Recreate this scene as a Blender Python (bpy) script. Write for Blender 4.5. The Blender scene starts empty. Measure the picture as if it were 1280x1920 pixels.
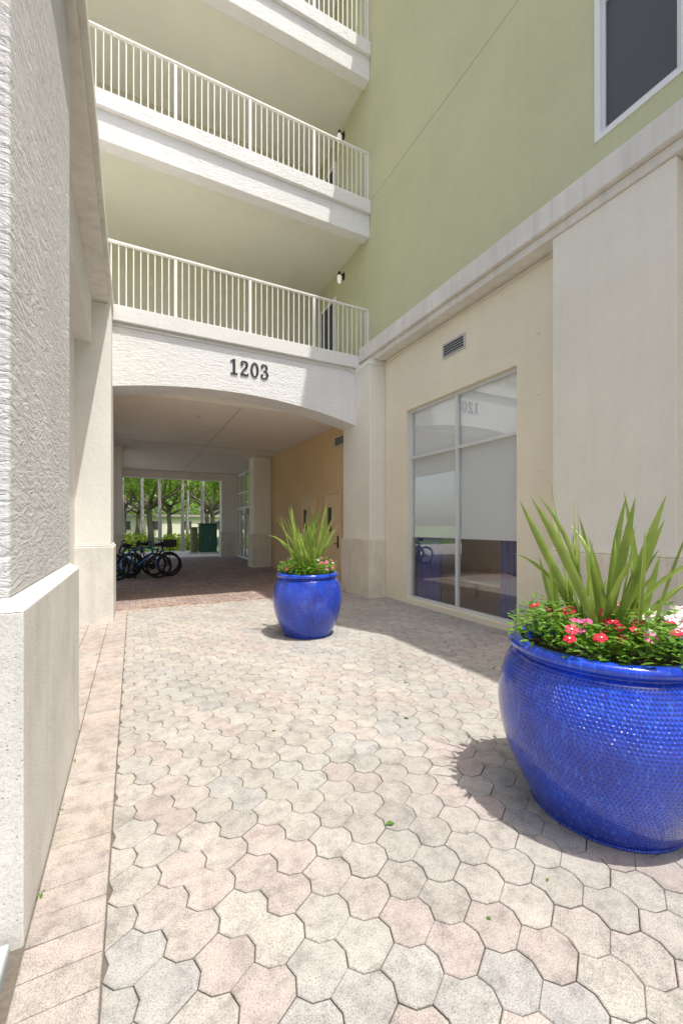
import bpy, math, random
from mathutils import Vector, Matrix
R = random.Random(7)
scene = bpy.context.scene
col = scene.collection

# ------------------------------------------------------------ mesh builder
class MB:
    def __init__(s):
        s.v=[]; s.f=[]; s.c=[]; s.m=[]
    def add(s, vs, fs, c=None, m=0):
        o=len(s.v); s.v+= [tuple(p) for p in vs]
        for f in fs:
            s.f.append(tuple(i+o for i in f)); s.c.append(c); s.m.append(m)
    def box(s,x0,x1,y0,y1,z0,z1,m=0):
        vs=[(x0,y0,z0),(x1,y0,z0),(x1,y1,z0),(x0,y1,z0),(x0,y0,z1),(x1,y0,z1),(x1,y1,z1),(x0,y1,z1)]
        s.add(vs,[(0,3,2,1),(4,5,6,7),(0,1,5,4),(1,2,6,5),(2,3,7,6),(3,0,4,7)],m=m)
        return s
    def tube(s,p0,p1,r,n=8,r1=None,m=0):
        p0=Vector(p0);p1=Vector(p1); r1=r if r1 is None else r1
        d=(p1-p0).normalized(); a=d.orthogonal().normalized(); b=d.cross(a)
        vs=[]
        for p,rr in((p0,r),(p1,r1)):
            for i in range(n):
                t=2*math.pi*i/n; vs.append(p+a*(math.cos(t)*rr)+b*(math.sin(t)*rr))
        fs=[(i,(i+1)%n,n+(i+1)%n,n+i) for i in range(n)]+[tuple(range(n-1,-1,-1)),tuple(range(n,2*n))]
        s.add(vs,fs,m=m); return s
    def path(s,pts,rs,n=8,m=0,closed=False):
        pts=[Vector(p) for p in pts]; N=len(pts)
        if not isinstance(rs,(list,tuple)): rs=[rs]*N
        vs=[]; a=None
        for i,p in enumerate(pts):
            if closed: d=pts[(i+1)%N]-pts[i-1]
            else: d=pts[min(i+1,N-1)]-pts[max(i-1,0)]
            d.normalize()
            if a is None: a=d.orthogonal().normalized()
            else: a=(a-d*a.dot(d)).normalized()
            b=d.cross(a)
            for k in range(n):
                t=2*math.pi*k/n; vs.append(p+a*(math.cos(t)*rs[i])+b*(math.sin(t)*rs[i]))
        fs=[]
        for i in range(N if closed else N-1):
            j=(i+1)%N
            for k in range(n): fs.append((i*n+k,i*n+(k+1)%n,j*n+(k+1)%n,j*n+k))
        if not closed: fs+=[tuple(range(n-1,-1,-1)),tuple(range((N-1)*n,N*n))]
        s.add(vs,fs,m=m); return s
    def lathe(s,prof,n=64,m=0,cap=False):
        vs=[];fs=[]
        for r,z in prof:
            for k in range(n):
                t=2*math.pi*k/n; vs.append((r*math.cos(t),r*math.sin(t),z))
        for i in range(len(prof)-1):
            for k in range(n): fs.append((i*n+k,i*n+(k+1)%n,(i+1)*n+(k+1)%n,(i+1)*n+k))
        if cap: fs.append(tuple(range((len(prof)-1)*n,len(prof)*n)))
        s.add(vs,fs,m=m); return s
    def prism(s,poly,y0,y1,m=0):   # poly in XZ
        n=len(poly)
        vs=[(x,y0,z) for x,z in poly]+[(x,y1,z) for x,z in poly]
        fs=[tuple(range(n)),tuple(range(2*n-1,n-1,-1))]+[(i,n+i,n+(i+1)%n,(i+1)%n) for i in range(n)]
        s.add(vs,fs,m=m); return s
    def wallx(s,x,t,y0,y1,z0,z1,holes):
        ys=sorted(set([y0,y1]+[h[0] for h in holes]+[h[1] for h in holes]))
        zs=sorted(set([z0,z1]+[h[2] for h in holes]+[h[3] for h in holes]))
        def solid(i,j):
            if i<0 or j<0 or i>=len(ys)-1 or j>=len(zs)-1: return False
            cy=(ys[i]+ys[i+1])/2; cz=(zs[j]+zs[j+1])/2
            return not any(h[0]<cy<h[1] and h[2]<cz<h[3] for h in holes)
        for i in range(len(ys)-1):
            for j in range(len(zs)-1):
                if not solid(i,j): continue
                a,b,c,d=ys[i],ys[i+1],zs[j],zs[j+1]
                s.add([(x,a,c),(x,b,c),(x,b,d),(x,a,d)],[(3,2,1,0)][::1])
                s.add([(x+t,a,c),(x+t,b,c),(x+t,b,d),(x+t,a,d)],[(0,1,2,3)])
                if not solid(i-1,j): s.add([(x,a,c),(x+t,a,c),(x+t,a,d),(x,a,d)],[(0,1,2,3)])
                if not solid(i+1,j): s.add([(x,b,c),(x+t,b,c),(x+t,b,d),(x,b,d)],[(3,2,1,0)])
                if not solid(i,j-1): s.add([(x,a,c),(x+t,a,c),(x+t,b,c),(x,b,c)],[(3,2,1,0)])
                if not solid(i,j+1): s.add([(x,a,d),(x+t,a,d),(x+t,b,d),(x,b,d)],[(0,1,2,3)])
        return s

def mk(name,mb,mats,parent=None,bevel=0,smooth=False,label=None,cat=None,loc=None,kind=None,group=None,seg=2,colors=False):
    me=bpy.data.meshes.new(name); me.from_pydata(mb.v,[],mb.f)
    if not isinstance(mats,(list,tuple)): mats=[mats]
    for m in mats: me.materials.append(m)
    if len(mats)>1: me.polygons.foreach_set("material_index",mb.m)
    if colors:
        at=me.color_attributes.new("Col",'FLOAT_COLOR','CORNER')
        dat=[]
        for p,c in zip(me.polygons,mb.c):
            c=c or (.4,.4,.4)
            dat+= [c[0],c[1],c[2],1.0]*p.loop_total
        at.data.foreach_set("color",dat)
    if smooth: me.polygons.foreach_set("use_smooth",[True]*len(me.polygons))
    me.update()
    ob=bpy.data.objects.new(name,me); col.objects.link(ob)
    if loc: ob.location=loc
    if bevel:
        b=ob.modifiers.new("b",'BEVEL'); b.width=bevel; b.segments=seg; b.limit_method='ANGLE'
    if parent: par(ob,parent)
    tag(ob,label,cat,kind,group); return ob
def par(ob,p):
    ob.parent=p
    ob.matrix_parent_inverse=Matrix.Translation(p.location).inverted()
def tag(ob,label=None,cat=None,kind=None,group=None):
    if label: ob["label"]=label
    if cat: ob["category"]=cat
    if kind: ob["kind"]=kind
    if group: ob["group"]=group
def empty(name,loc,label,cat,group=None):
    e=bpy.data.objects.new(name,None); e.location=loc; e.empty_display_size=.2; col.objects.link(e)
    tag(e,label,cat,None,group); return e

# ------------------------------------------------------------ materials
class NT:
    def __init__(s,name):
        s.m=bpy.data.materials.new(name); s.m.use_nodes=True; s.t=s.m.node_tree
        s.b=s.t.nodes["Principled BSDF"]; s.out=s.t.nodes["Material Output"]
        s.tc=s.t.nodes.new("ShaderNodeTexCoord")
    def n(s,ty,**k):
        nd=s.t.nodes.new(ty)
        for a,b in k.items(): setattr(nd,a,b)
        return nd
    def l(s,a,b): s.t.links.new(a,b)
    def mapping(s,sc,src="Object",rot=(0,0,0)):
        mp=s.n("ShaderNodeMapping"); mp.inputs["Scale"].default_value=sc; mp.inputs["Rotation"].default_value=rot
        s.l(s.tc.outputs[src],mp.inputs["Vector"]); return mp.outputs[0]
    def noise(s,vec,scale,detail=4,rough=.55,dist=0):
        nd=s.n("ShaderNodeTexNoise"); nd.inputs["Scale"].default_value=scale; nd.inputs["Detail"].default_value=detail
        nd.inputs["Roughness"].default_value=rough; nd.inputs["Distortion"].default_value=dist
        s.l(vec,nd.inputs["Vector"]); return nd.outputs["Fac"]
    def ramp(s,fac,stops):
        nd=s.n("ShaderNodeValToRGB"); e=nd.color_ramp.elements
        while len(e)<len(stops): e.new(.5)
        for i,(p,c) in enumerate(stops):
            e[i].position=p
            e[i].color=(c,c,c,1) if not isinstance(c,(tuple,list)) else (*c,1)
        s.l(fac,nd.inputs[0]); return nd.outputs[0]
    def mix(s,fac,a,b,mode='MIX'):
        nd=s.n("ShaderNodeMix",data_type='RGBA',blend_type=mode)
        for i,x in ((0,fac),(6,a),(7,b)):
            if hasattr(x,"is_output"): s.l(x,nd.inputs[i])
            elif isinstance(x,(tuple,list)): nd.inputs[i].default_value=(*x,1)
            else: nd.inputs[i].default_value=x
        return nd.outputs[2]
    def math(s,op,a,b=0):
        nd=s.n("ShaderNodeMath",operation=op)
        for i,x in ((0,a),(1,b)):
            if hasattr(x,"is_output"): s.l(x,nd.inputs[i])
            else: nd.inputs[i].default_value=x
        return nd.outputs[0]
    def bump(s,h,strength=.5,dist=.01,nrm=None):
        nd=s.n("ShaderNodeBump"); nd.inputs["Strength"].default_value=strength; nd.inputs["Distance"].default_value=dist
        s.l(h,nd.inputs["Height"])
        if nrm: s.l(nrm,nd.inputs["Normal"])
        return nd.outputs[0]
    def setc(s,c):
        if hasattr(c,"is_output"): s.l(c,s.b.inputs["Base Color"])
        else: s.b.inputs["Base Color"].default_value=(*c,1)
def k(c,f): return tuple(min(1,x*f) for x in c)

def stucco(name,c,fine=1.0,trowel=0.0,stain=.12,streak=.10,rot=(0,0,0)):
    t=NT(name); o=t.mapping((1,1,1))
    big=t.ramp(t.noise(o,.9,5,.6),[(.3,0),(.72,1)])
    cc=t.mix(big,k(c,1-stain),k(c,1.03))
    sv=t.mapping((5,5,.35)); st=t.ramp(t.noise(sv,1.6,5,.65),[(.46,0),(.85,1)])
    cc=t.mix(t.math('MULTIPLY',st,streak*2.0),cc,k(c,.55))
    sp=t.ramp(t.noise(o,55,3,.6),[(.35,.0),(.65,1)])
    cc=t.mix(t.math('MULTIPLY',sp,.14),cc,k(c,.70))
    t.setc(cc); t.b.inputs["Roughness"].default_value=.9
    h=t.noise(o,70,4,.6); nb=t.bump(h,.7*fine,.006)
    h2=t.noise(o,14,3,.5); nb=t.bump(h2,.4*fine,.012,nb)
    if trowel:
        v=t.mapping((5.5,5.5,20),rot=rot); a=t.noise(v,1.0,4,.6,1.6)
        a=t.ramp(a,[(.38,0),(.47,.55),(.53,.6),(.62,1)])
        nb=t.bump(a,trowel,.014,nb)
    t.l(nb,t.b.inputs["Normal"]); return t.m

def caststone(name,c,pits=.6):
    t=NT(name); o=t.mapping((1,1,1))
    big=t.ramp(t.noise(o,2.2,5,.65),[(.3,0),(.7,1)])
    cc=t.mix(big,k(c,.84),k(c,1.05))
    sp=t.ramp(t.noise(o,120,3,.7),[(.36,.74),(.5,1),(.7,1.05)]); cc=t.mix(.85,cc,sp,'MULTIPLY')
    v=t.n("ShaderNodeTexVoronoi"); v.inputs["Scale"].default_value=52; t.l(o,v.inputs["Vector"])
    v2=t.noise(o,7,3,.6)
    pit=t.ramp(v.outputs["Distance"],[(.08,1),(.2,0)])
    msk=t.ramp(v2,[(.46,0),(.60,1)]); pit=t.math('MULTIPLY',t.math('MULTIPLY',pit,msk),pits)
    cc=t.mix(pit,cc,k(c,.42))
    sv=t.mapping((6,6,.5)); st=t.ramp(t.noise(sv,1.4,5,.6),[(.48,0),(.85,1)])
    cc=t.mix(t.math('MULTIPLY',st,.4),cc,k(c,.5))
    t.setc(cc); t.b.inputs["Roughness"].default_value=.85
    nb=t.bump(t.noise(o,60,4,.6),.4,.005)
    nb=t.bump(t.math('SUBTRACT',1.0,pit),.8,.006,nb)
    t.l(nb,t.b.inputs["Normal"]); return t.m

def plain(name,c,rough=.5,metal=0,var=.08,bump=.0,scale=12,spec=.5,coat=0):
    t=NT(name); o=t.mapping((1,1,1))
    t.setc(t.mix(t.noise(o,scale,4,.6),k(c,1-var*1.6),k(c,1+var)))
    t.b.inputs["Roughness"].default_value=rough; t.b.inputs["Metallic"].default_value=metal
    t.b.inputs["Coat Weight"].default_value=coat
    if bump: t.l(t.bump(t.noise(o,scale*5,4,.6),bump,.005),t.b.inputs["Normal"])
    return t.m

def paver_mat(name,dust=.45):
    t=NT(name); o=t.mapping((1,1,1))
    at=t.n("ShaderNodeAttribute",attribute_name="Col")
    c=at.outputs["Color"]
    dm=t.ramp(t.noise(o,2.4,6,.75),[(.38,0),(.62,1)])
    c=t.mix(t.math('MULTIPLY',dm,dust),c,(.47,.44,.395))
    big=t.ramp(t.noise(o,.9,6,.7),[(.3,.82),(.7,1.06)])
    c=t.mix(1.0,c,big,'MULTIPLY')
    md=t.ramp(t.noise(o,10,6,.78),[(.32,.62),(.50,.97),(.66,1.12)])
    c=t.mix(1.0,c,md,'MULTIPLY')
    sp=t.ramp(t.noise(o,190,3,.75),[(.36,.50),(.5,1.0),(.72,1.2)])
    c=t.mix(.88,c,sp,'MULTIPLY')
    pit=t.n("ShaderNodeTexVoronoi"); pit.inputs["Scale"].default_value=75; t.l(o,pit.inputs["Vector"])
    pm=t.math('MULTIPLY',t.ramp(pit.outputs["Distance"],[(.10,1),(.24,0)]),t.ramp(t.noise(o,22,2,.5),[(.46,0),(.58,1)]))
    c=t.mix(t.math('MULTIPLY',pm,.6),c,(.12,.10,.09))
    t.setc(c); t.b.inputs["Roughness"].default_value=.88
    nb=t.bump(t.noise(o,160,4,.7),.7,.004)
    nb=t.bump(t.noise(o,22,4,.6),.5,.008,nb)
    t.l(nb,t.b.inputs["Normal"]); return t.m

def leafmat(name,c,c2,sc=8,trans=.25,rough=.45):
    t=NT(name); o=t.mapping((1,1,1))
    t.setc(t.mix(t.ramp(t.noise(o,sc,3,.6),[(.3,0),(.7,1)]),c,c2))
    t.b.inputs["Roughness"].default_value=rough
    tr=t.n("ShaderNodeBsdfTranslucent"); tr.inputs[0].default_value=(*k(c2,1.6),1)
    mx=t.n("ShaderNodeMixShader"); mx.inputs[0].default_value=trans
    t.l(t.b.outputs[0],mx.inputs[1]); t.l(tr.outputs[0],mx.inputs[2]); t.l(mx.outputs[0],t.out.inputs[0])
    return t.m

def glassmat(name,tint=(.94,.96,.95)):
    t=NT(name); t.t.nodes.remove(t.b)
    tr=t.n("ShaderNodeBsdfTransparent"); tr.inputs[0].default_value=(*tint,1)
    gl=t.n("ShaderNodeBsdfGlossy"); gl.inputs["Roughness"].default_value=.005; gl.inputs[0].default_value=(.95,.97,.97,1)
    lw=t.n("ShaderNodeLayerWeight"); lw.inputs[0].default_value=.5
    f=t.math('ADD',t.math('MULTIPLY',t.math('POWER',lw.outputs["Facing"],3.0),.75),.16)
    mx=t.n("ShaderNodeMixShader"); t.l(f,mx.inputs[0]); t.l(tr.outputs[0],mx.inputs[1]); t.l(gl.outputs[0],mx.inputs[2])
    t.l(mx.outputs[0],t.out.inputs[0]); return t.m

M={}
M['white_tr']=stucco("stucco_white_trowel",(.88,.87,.84),1,.40,.06,.06)
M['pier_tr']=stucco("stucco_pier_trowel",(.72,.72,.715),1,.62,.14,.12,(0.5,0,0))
M['white']=stucco("stucco_white",(.86,.84,.79),1,0,.08,.06)
M['cream']=stucco("stucco_cream",(.94,.855,.66),.8,.12,.06,.05)
M['pier']=stucco("stucco_pier",(.94,.89,.76),.7,.0,.07,.07)
M['ledge']=stucco("stucco_ledge",(.88,.84,.76),.9,0,.15,.28)
M['green']=stucco("stucco_green",(.62,.625,.385),.9,.26,.07,.05)
M['soffit']=stucco("stucco_soffit",(.82,.81,.67),.7,0,.05,0)
M['rear']=stucco("stucco_rear",(.64,.63,.47),.7,0,.08,.05)
M['tan']=stucco("stucco_tan",(.74,.53,.29),.6,0,.08,.05)
M['ceil']=stucco("stucco_ceiling",(.90,.82,.71),1,.25,.06,0)
M['stone']=caststone("cast_stone",(.79,.77,.715),.7)
M['stone2']=caststone("cast_stone_beige",(.85,.77,.62),.7)
M['paver']=paver_mat("paver_concrete",.5)
M['rail']=plain("rail_paint",(.86,.85,.78),.4,0,.04)
M['alu']=plain("window_frame_paint",(.74,.75,.73),.35,.1,.03)
M['whiteframe']=plain("white_frame",(.85,.85,.83),.35,0,.03)
M['glass']=glassmat("window_glass")
M['shade']=plain("roller_shade_cloth",(.91,.91,.90),.9,0,.02,.05,80)
M['screen']=plain("dark_insect_screen",(.085,.085,.09),.5,0,.1,.3,120)
M['dark']=plain("dark_metal",(.02,.02,.022),.4,.3)
M['num']=plain("dark_bronze_paint",(.04,.04,.05),.4,.2)
M['black']=plain("black_rubber",(.012,.012,.013),.6)
M['steel']=plain("bright_steel",(.3,.3,.32),.3,.9)
M['bikerim']=plain("black_anodised_rim",(.03,.03,.035),.3,.5)
M['bikeblue']=plain("bike_blue_paint",(.01,.12,.36),.25,0,.05,coat=.5)
M['bikeblack']=plain("bike_black_paint",(.015,.015,.018),.25,0,.05,coat=.5)
M['bikegreen']=plain("rack_green_paint",(.01,.06,.04),.35,0,.05)
M['soil']=plain("potting_soil",(.05,.035,.025),1,0,.3,1,30)
M['door']=plain("tan_door_paint",(.74,.53,.31),.5,0,.04)
M['vent']=plain("vent_aluminium",(.62,.62,.60),.45,.2)
M['ventdark']=plain("vent_inside",(.06,.06,.06),.8)
M['jointc']=plain("ceiling_joint_filler",(.45,.38,.32),.9)
M['curtain']=plain("curtain_blue",(.13,.14,.36),.9,0,.2)
M['wood']=plain("table_wood",(.32,.19,.10),.4,0,.2)
M['roomwall']=plain("room_wall",(.42,.33,.24),.9)
M['roomfloor']=plain("room_floor",(.34,.21,.13),.4,0,.15)
M['tabletop']=plain("table_white",(.78,.69,.56),.3)
M['cabinet']=plain("cabinet_green_paint",(.015,.085,.05),.4,0,.1)
M['cabtan']=plain("cabinet_tan_paint",(.20,.20,.10),.5,0,.1)
M['bark']=plain("oak_bark",(.26,.22,.18),.95,0,.3,.8,6)
M['palmbark']=plain("palm_bark",(.50,.46,.41),.95,0,.2,.8,8)
M['oakleaf']=leafmat("oak_foliage",(.06,.13,.014),(.28,.42,.06),.9,.4)
M['hedge']=leafmat("hedge_foliage",(.10,.22,.015),(.42,.50,.035),2.5,.3)
M['palmleaf']=leafmat("palm_foliage",(.05,.10,.02),(.10,.17,.03),1,.2)
M['blade']=leafmat("sword_leaf",(.10,.195,.03),(.36,.46,.10),6,.28,.36)
M['vleaf']=leafmat("vinca_leaf",(.055,.18,.016),(.21,.38,.04),14,.3,.35)
M['weed']=leafmat("weed_leaf",(.06,.16,.02),(.14,.26,.03),14,.25)
for nm,c in(("red",(.66,.006,.05)),("pink",(.78,.12,.33)),("pale",(.90,.76,.80))):
    M['fl_'+nm]=leafmat("petal_"+nm,c,k(c,1.12),30,.15,.5)
M['eye_w']=plain("flower_eye_white",(.85,.8,.7),.6)
M['eye_r']=plain("flower_eye_red",(.5,.01,.05),.6)
t=NT("lamp_glass_lit"); t.setc((.85,.85,.82)); t.b.inputs["Emission Color"].default_value=(1,.95,.86,1); t.b.inputs["Emission Strength"].default_value=.35; M['lampglass']=t.m

t=NT("joint_sand"); o=t.mapping((1,1,1))
c=t.mix(t.noise(o,60,4,.7),(.07,.06,.05),(.24,.205,.165)); 
g=t.ramp(t.noise(o,2.5,4,.6),[(.6,0),(.72,1)]); c=t.mix(t.math('MULTIPLY',g,.35),c,(.06,.09,.025))
t.setc(c); t.b.inputs["Roughness"].default_value=.95; t.l(t.bump(t.noise(o,120,3,.7),.7,.004),t.b.inputs["Normal"]); M['sand']=t.m
M['concrete']=plain("plaza_concrete",(.54,.51,.47),.9,0,.12,.3,3)
M['curbstone']=plain("curb_concrete",(.44,.48,.48),.9,0,.12,.4,6)
M['asphalt']=plain("asphalt",(.06,.06,.062),.9,0,.15,.4,9)
M['grass']=plain("lawn",(.11,.20,.035),.95,0,.3,.6,5)

# pot glaze
t=NT("cobalt_glaze")
sep=t.n("ShaderNodeSeparateXYZ"); t.l(t.tc.outputs["Object"],sep.inputs[0])
ang=t.math('ARCTAN2',sep.outputs[1],sep.outputs[0])
ROWS=46
o=t.mapping((1,1,1))
zr=t.math('ADD',t.math('MULTIPLY',sep.outputs[2],ROWS/.86),t.math('MULTIPLY',t.noise(o,5,2,.5),.5))
rowi=t.math('FLOOR',zr); rowf=t.math('FRACT',zr)
jit=t.math('MULTIPLY',t.noise(o,9,3,.6),1.8)
av=t.math('ADD',t.math('ADD',t.math('MULTIPLY',ang,160/(2*math.pi)),t.math('MULTIPLY',rowi,.5)),jit)
af=t.math('FRACT',av)
dx=t.math('MULTIPLY',t.math('SUBTRACT',af,.5),2.4); dz=t.math('MULTIPLY',t.math('SUBTRACT',rowf,.5),2.1)
rr=t.math('ADD',t.math('MULTIPLY',dx,dx),t.math('MULTIPLY',dz,dz))
dim=t.ramp(rr,[(.1,0),(.9,1)])
lim=t.math('LESS_THAN',sep.outputs[2],.79)
dimm=t.mix(lim,(1,1,1),dim)
base=t.mix(t.ramp(t.noise(o,4,5,.65),[(.32,0),(.68,1)]),(.004,.028,.36),(.012,.075,.74))
base=t.mix(t.math('MULTIPLY',t.math('SUBTRACT',1.0,dimm),.6),base,(.002,.010,.17))
sv=t.mapping((60,60,12)); drip=t.ramp(t.noise(sv,1,4,.7),[(.54,0),(.68,1)])
base=t.mix(t.math('MULTIPLY',drip,.5),base,(.06,.24,.88))
t.setc(base); t.b.inputs["Roughness"].default_value=.13; t.b.inputs["Specular IOR Level"].default_value=.6
t.b.inputs["Coat Weight"].default_value=.5; t.b.inputs["Coat Roughness"].default_value=.04
nb=t.bump(dimm,.75,.008); nb=t.bump(t.noise(o,34,4,.6),.2,.012,nb)
t.l(nb,t.b.inputs["Normal"]); M['glaze']=t.m

# ------------------------------------------------------------ world & sun
w=bpy.data.worlds.new("World"); scene.world=w; w.use_nodes=True
sky=w.node_tree.nodes.new("ShaderNodeTexSky"); sky.sky_type='NISHITA'; sky.sun_disc=False
A,B=.155,.33
el=math.atan(1/math.hypot(A,B)); sky.sun_elevation=el; sky.sun_rotation=math.atan2(A,-B)
sky.air_density=1.0; sky.dust_density=4.0; sky.ozone_density=.3
bg=w.node_tree.nodes["Background"]; bg.inputs[1].default_value=.225
w.node_tree.links.new(sky.outputs[0],bg.inputs[0])
sl=bpy.data.lights.new("sun","SUN"); sl.energy=4.7; sl.angle=math.radians(.5); sl.color=(1,.97,.91)
so=bpy.data.objects.new("sun",sl); so.rotation_euler=Vector((-A,B,-1)).to_track_quat('-Z','Y').to_euler(); so.location=(2,-5,25); col.objects.link(so)
scene.view_settings.view_transform='Standard'; scene.view_settings.look='None'; scene.view_settings.exposure=0

cam=bpy.data.cameras.new("camera"); co=bpy.data.objects.new("camera",cam); col.objects.link(co); scene.camera=co
cam.lens=770/1920*36; cam.sensor_width=36; cam.sensor_fit='AUTO'; cam.shift_y=25/1920; cam.clip_start=.05; cam.clip_end=2000
co.location=(0,0,1.5); co.rotation_euler=(math.radians(90),0,-math.atan(390/770))

# ------------------------------------------------------------ ground
g=MB(); g.add([(-600,-600,-.012),(600,-600,-.012),(600,600,-.012),(-600,600,-.012)],[(0,1,2,3)])
mk("ground",g,M['sand'],kind="structure",label="sandy ground beneath the paving")
g=MB(); g.add([(-40,20.6,-.002),(60,20.6,-.002),(60,26.0,-.002),(-40,26.0,-.002)],[(0,1,2,3)])
mk("pavement",g,M['concrete'],kind="structure",label="pale concrete pavement beyond the passage")
g=MB(); g.add([(-9,11,-.004),(-.98,11,-.004),(-.98,20.59,-.004),(-9,20.59,-.004)],[(0,1,2,3)])
mk("bounce_yard_pavement",g,M['concrete'],kind="structure",label="unseen pale concrete yard added to bounce daylight into the passage")  # yard out of view, added so its sunlit floor brightens the passage
g=MB(); g.add([(-300,26.0,-.006),(300,26.0,-.006),(300,33,-.006),(-300,33,-.006)],[(0,1,2,3)])
mk("lawn",g,M['grass'],kind="structure",label="green lawn with trees")
g=MB(); g.add([(-300,33,-.004),(300,33,-.004),(300,44,-.004),(-300,44,-.004)],[(0,1,2,3)])
mk("road",g,M['asphalt'],kind="structure",label="asphalt road behind the hedges")
g=MB(); g.add([(-300,44,-.002),(300,44,-.002),(300,300,-.002),(-300,300,-.002)],[(0,1,2,3)])
mk("grass_field",g,M['grass'],kind="structure",label="grass beyond the road")

# ------------------------------------------------------------ pavers
def clip(poly,ax,val,keep_gt):
    out=[]
    n=len(poly)
    for i in range(n):
        p=poly[i];q=poly[(i+1)%n]
        ip=(p[ax]>val)==keep_gt; iq=(q[ax]>val)==keep_gt
        if ip: out.append(p)
        if ip!=iq:
            tt=(val-p[ax])/(q[ax]-p[ax]); out.append((p[0]+(q[0]-p[0])*tt,p[1]+(q[1]-p[1])*tt))
    return out
def offs(poly,ds):
    n=len(poly); L=[]
    for i in range(n):
        p=poly[i];q=poly[(i+1)%n]; dx,dy=q[0]-p[0],q[1]-p[1]; l=math.hypot(dx,dy)
        if l<1e-6: return None
        nx,ny=-dy/l,dx/l
        L.append((p[0]+nx*ds[i],p[1]+ny*ds[i],dx/l,dy/l))
    out=[]
    for i in range(n):
        a=L[i-1];b=L[i]; den=a[2]*b[3]-a[3]*b[2]
        if abs(den)<5e-2: out.append((b[0],b[1])); continue
        tt=((b[0]-a[0])*b[3]-(b[1]-a[1])*b[2])/den
        out.append((a[0]+a[2]*tt,a[1]+a[3]*tt))
    return out
def addpaver(mb,poly,c,z=0,gap=.003,bev=.006,shared=None,tilt=(0,0)):
    n=len(poly)
    g0=[gap]*n; g1=[gap+bev]*n
    if shared is not None: 
        for i in shared: g0[i]=.0006; g1[i]=.0038
    o0=offs(poly,g0); o1=offs(poly,g1)
    if not o0 or not o1: return
    cx=sum(p[0] for p in poly)/n; cy=sum(p[1] for p in poly)/n
    def zz(p,dz): return (p[0],p[1],z+dz+(p[0]-cx)*tilt[0]+(p[1]-cy)*tilt[1])
    vs=[(p[0],p[1],-.03) for p in o0]+[zz(p,-.0035) for p in o0]+[zz(p,0) for p in o1]
    fs=[tuple(range(2*n,3*n))]
    for i in range(n):
        j=(i+1)%n
        fs.append((i,j,n+j,n+i)); fs.append((n+i,n+j,2*n+j,2*n+i))
    mb.add(vs,fs,c)
PAL=[(.455,.42,.38),(.455,.425,.38),(.435,.415,.38),(.465,.415,.38),(.42,.405,.38),(.47,.44,.395),(.47,.40,.37),(.405,.395,.38),(.445,.415,.375),(.475,.445,.40),(.46,.40,.37),(.435,.405,.37)]
def vary(c,a=.06):
    f=1+R.uniform(-a,a); return tuple(x*f*(1+R.uniform(-.015,.015)) for x in c)
s=.186; court=MB(); rad=s/math.sqrt(3)
YE=8.0
for j in range(-14,int(YE/(s*.866))+3):
    for i in range(-40,66):
        x=i*s - j*s/2 ; y=j*s*.8660
        if x<-.35 or x>5.2 or y<-1.6 or y>YE+.2: continue
        ph=(j+ (i%2))//2; first=((j+(i%2))%2==0)
        rr_=random.Random((i*7919+ph*104729)&0xffffff); rr_.random()
        c=rr_.choice(PAL); f=1+rr_.uniform(-.09,.09); c=tuple(q*f for q in c)
        z=rr_.uniform(-.0012,.0012); tl=(rr_.uniform(-.007,.007),rr_.uniform(-.007,.007))
        hexp=[(x+rad*math.cos(math.radians(-30+60*q)),y+rad*math.sin(math.radians(-30+60*q))) for q in range(6)]
        sh=2 if first else 5
        poly=[];tagse=[]
        for q in range(6):
            p=hexp[q];b=hexp[(q+1)%6]
            poly.append(p); tagse.append(q)
            dsp={0:.017,3:-.017,1:-.017,4:.017}.get(q,0)
            if dsp:
                na=math.radians(60*q)
                poly.append(((p[0]+b[0])/2+math.cos(na)*dsp,(p[1]+b[1])/2+math.sin(na)*dsp)); tagse.append(q)
        shared=[m for m,tg in enumerate(tagse) if tg==sh]
        inside=all(-.090<p[0]<4.95 and p[1]<YE-.002 for p in poly)
        if not inside:
            shared=None
            poly=clip(poly,0,-.092,True)
            if len(poly)>2: poly=clip(poly,0,4.95,False)
            if len(poly)>2: poly=clip(poly,1,YE,False)
            q2=[]
            for p in poly:
                if not q2 or math.hypot(p[0]-q2[-1][0],p[1]-q2[-1][1])>.012: q2.append(p)
            if len(q2)>2 and math.hypot(q2[0][0]-q2[-1][0],q2[0][1]-q2[-1][1])<.012: q2.pop()
            poly=q2
            if len(poly)<3: continue
            ar=abs(sum(poly[m][0]*poly[(m+1)%len(poly)][1]-poly[(m+1)%len(poly)][0]*poly[m][1] for m in range(len(poly))))/2
            if ar<.0025: continue
        addpaver(court,poly,c,z,.0021,.0036,shared,tl)
BR=[(.495,.41,.37),(.49,.42,.38),(.47,.41,.375),(.48,.395,.355),(.50,.43,.385)]
def brick(mb,x0,x1,y0,y1,pal,a=.08,gap=.0016):
    addpaver(mb,[(x0,y0),(x1,y0),(x1,y1),(x0,y1)],vary(R.choice(pal),a),R.uniform(-.001,.001),gap,.0035,None,(R.uniform(-.008,.008),R.uniform(-.008,.008)))
y=-1.6
while y<8.0:
    brick(court,-.345,-.094,y,y+.126,BR)
    if y>3.5: brick(court,-.590,-.346,y,y+.126,BR); brick(court,-.83,-.592,y,y+.126,BR)
    y+=.126
x=-.75
while x<4.9:
    brick(court,x,x+.105,8.002,8.205,BR,.1); x+=.105
mk("paving",court,M['paver'],kind="structure",colors=True,label="pink and grey interlocking concrete pavers in a sunny courtyard")
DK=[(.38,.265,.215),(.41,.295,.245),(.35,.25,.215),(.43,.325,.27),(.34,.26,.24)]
pas=MB(); u=.105
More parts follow.
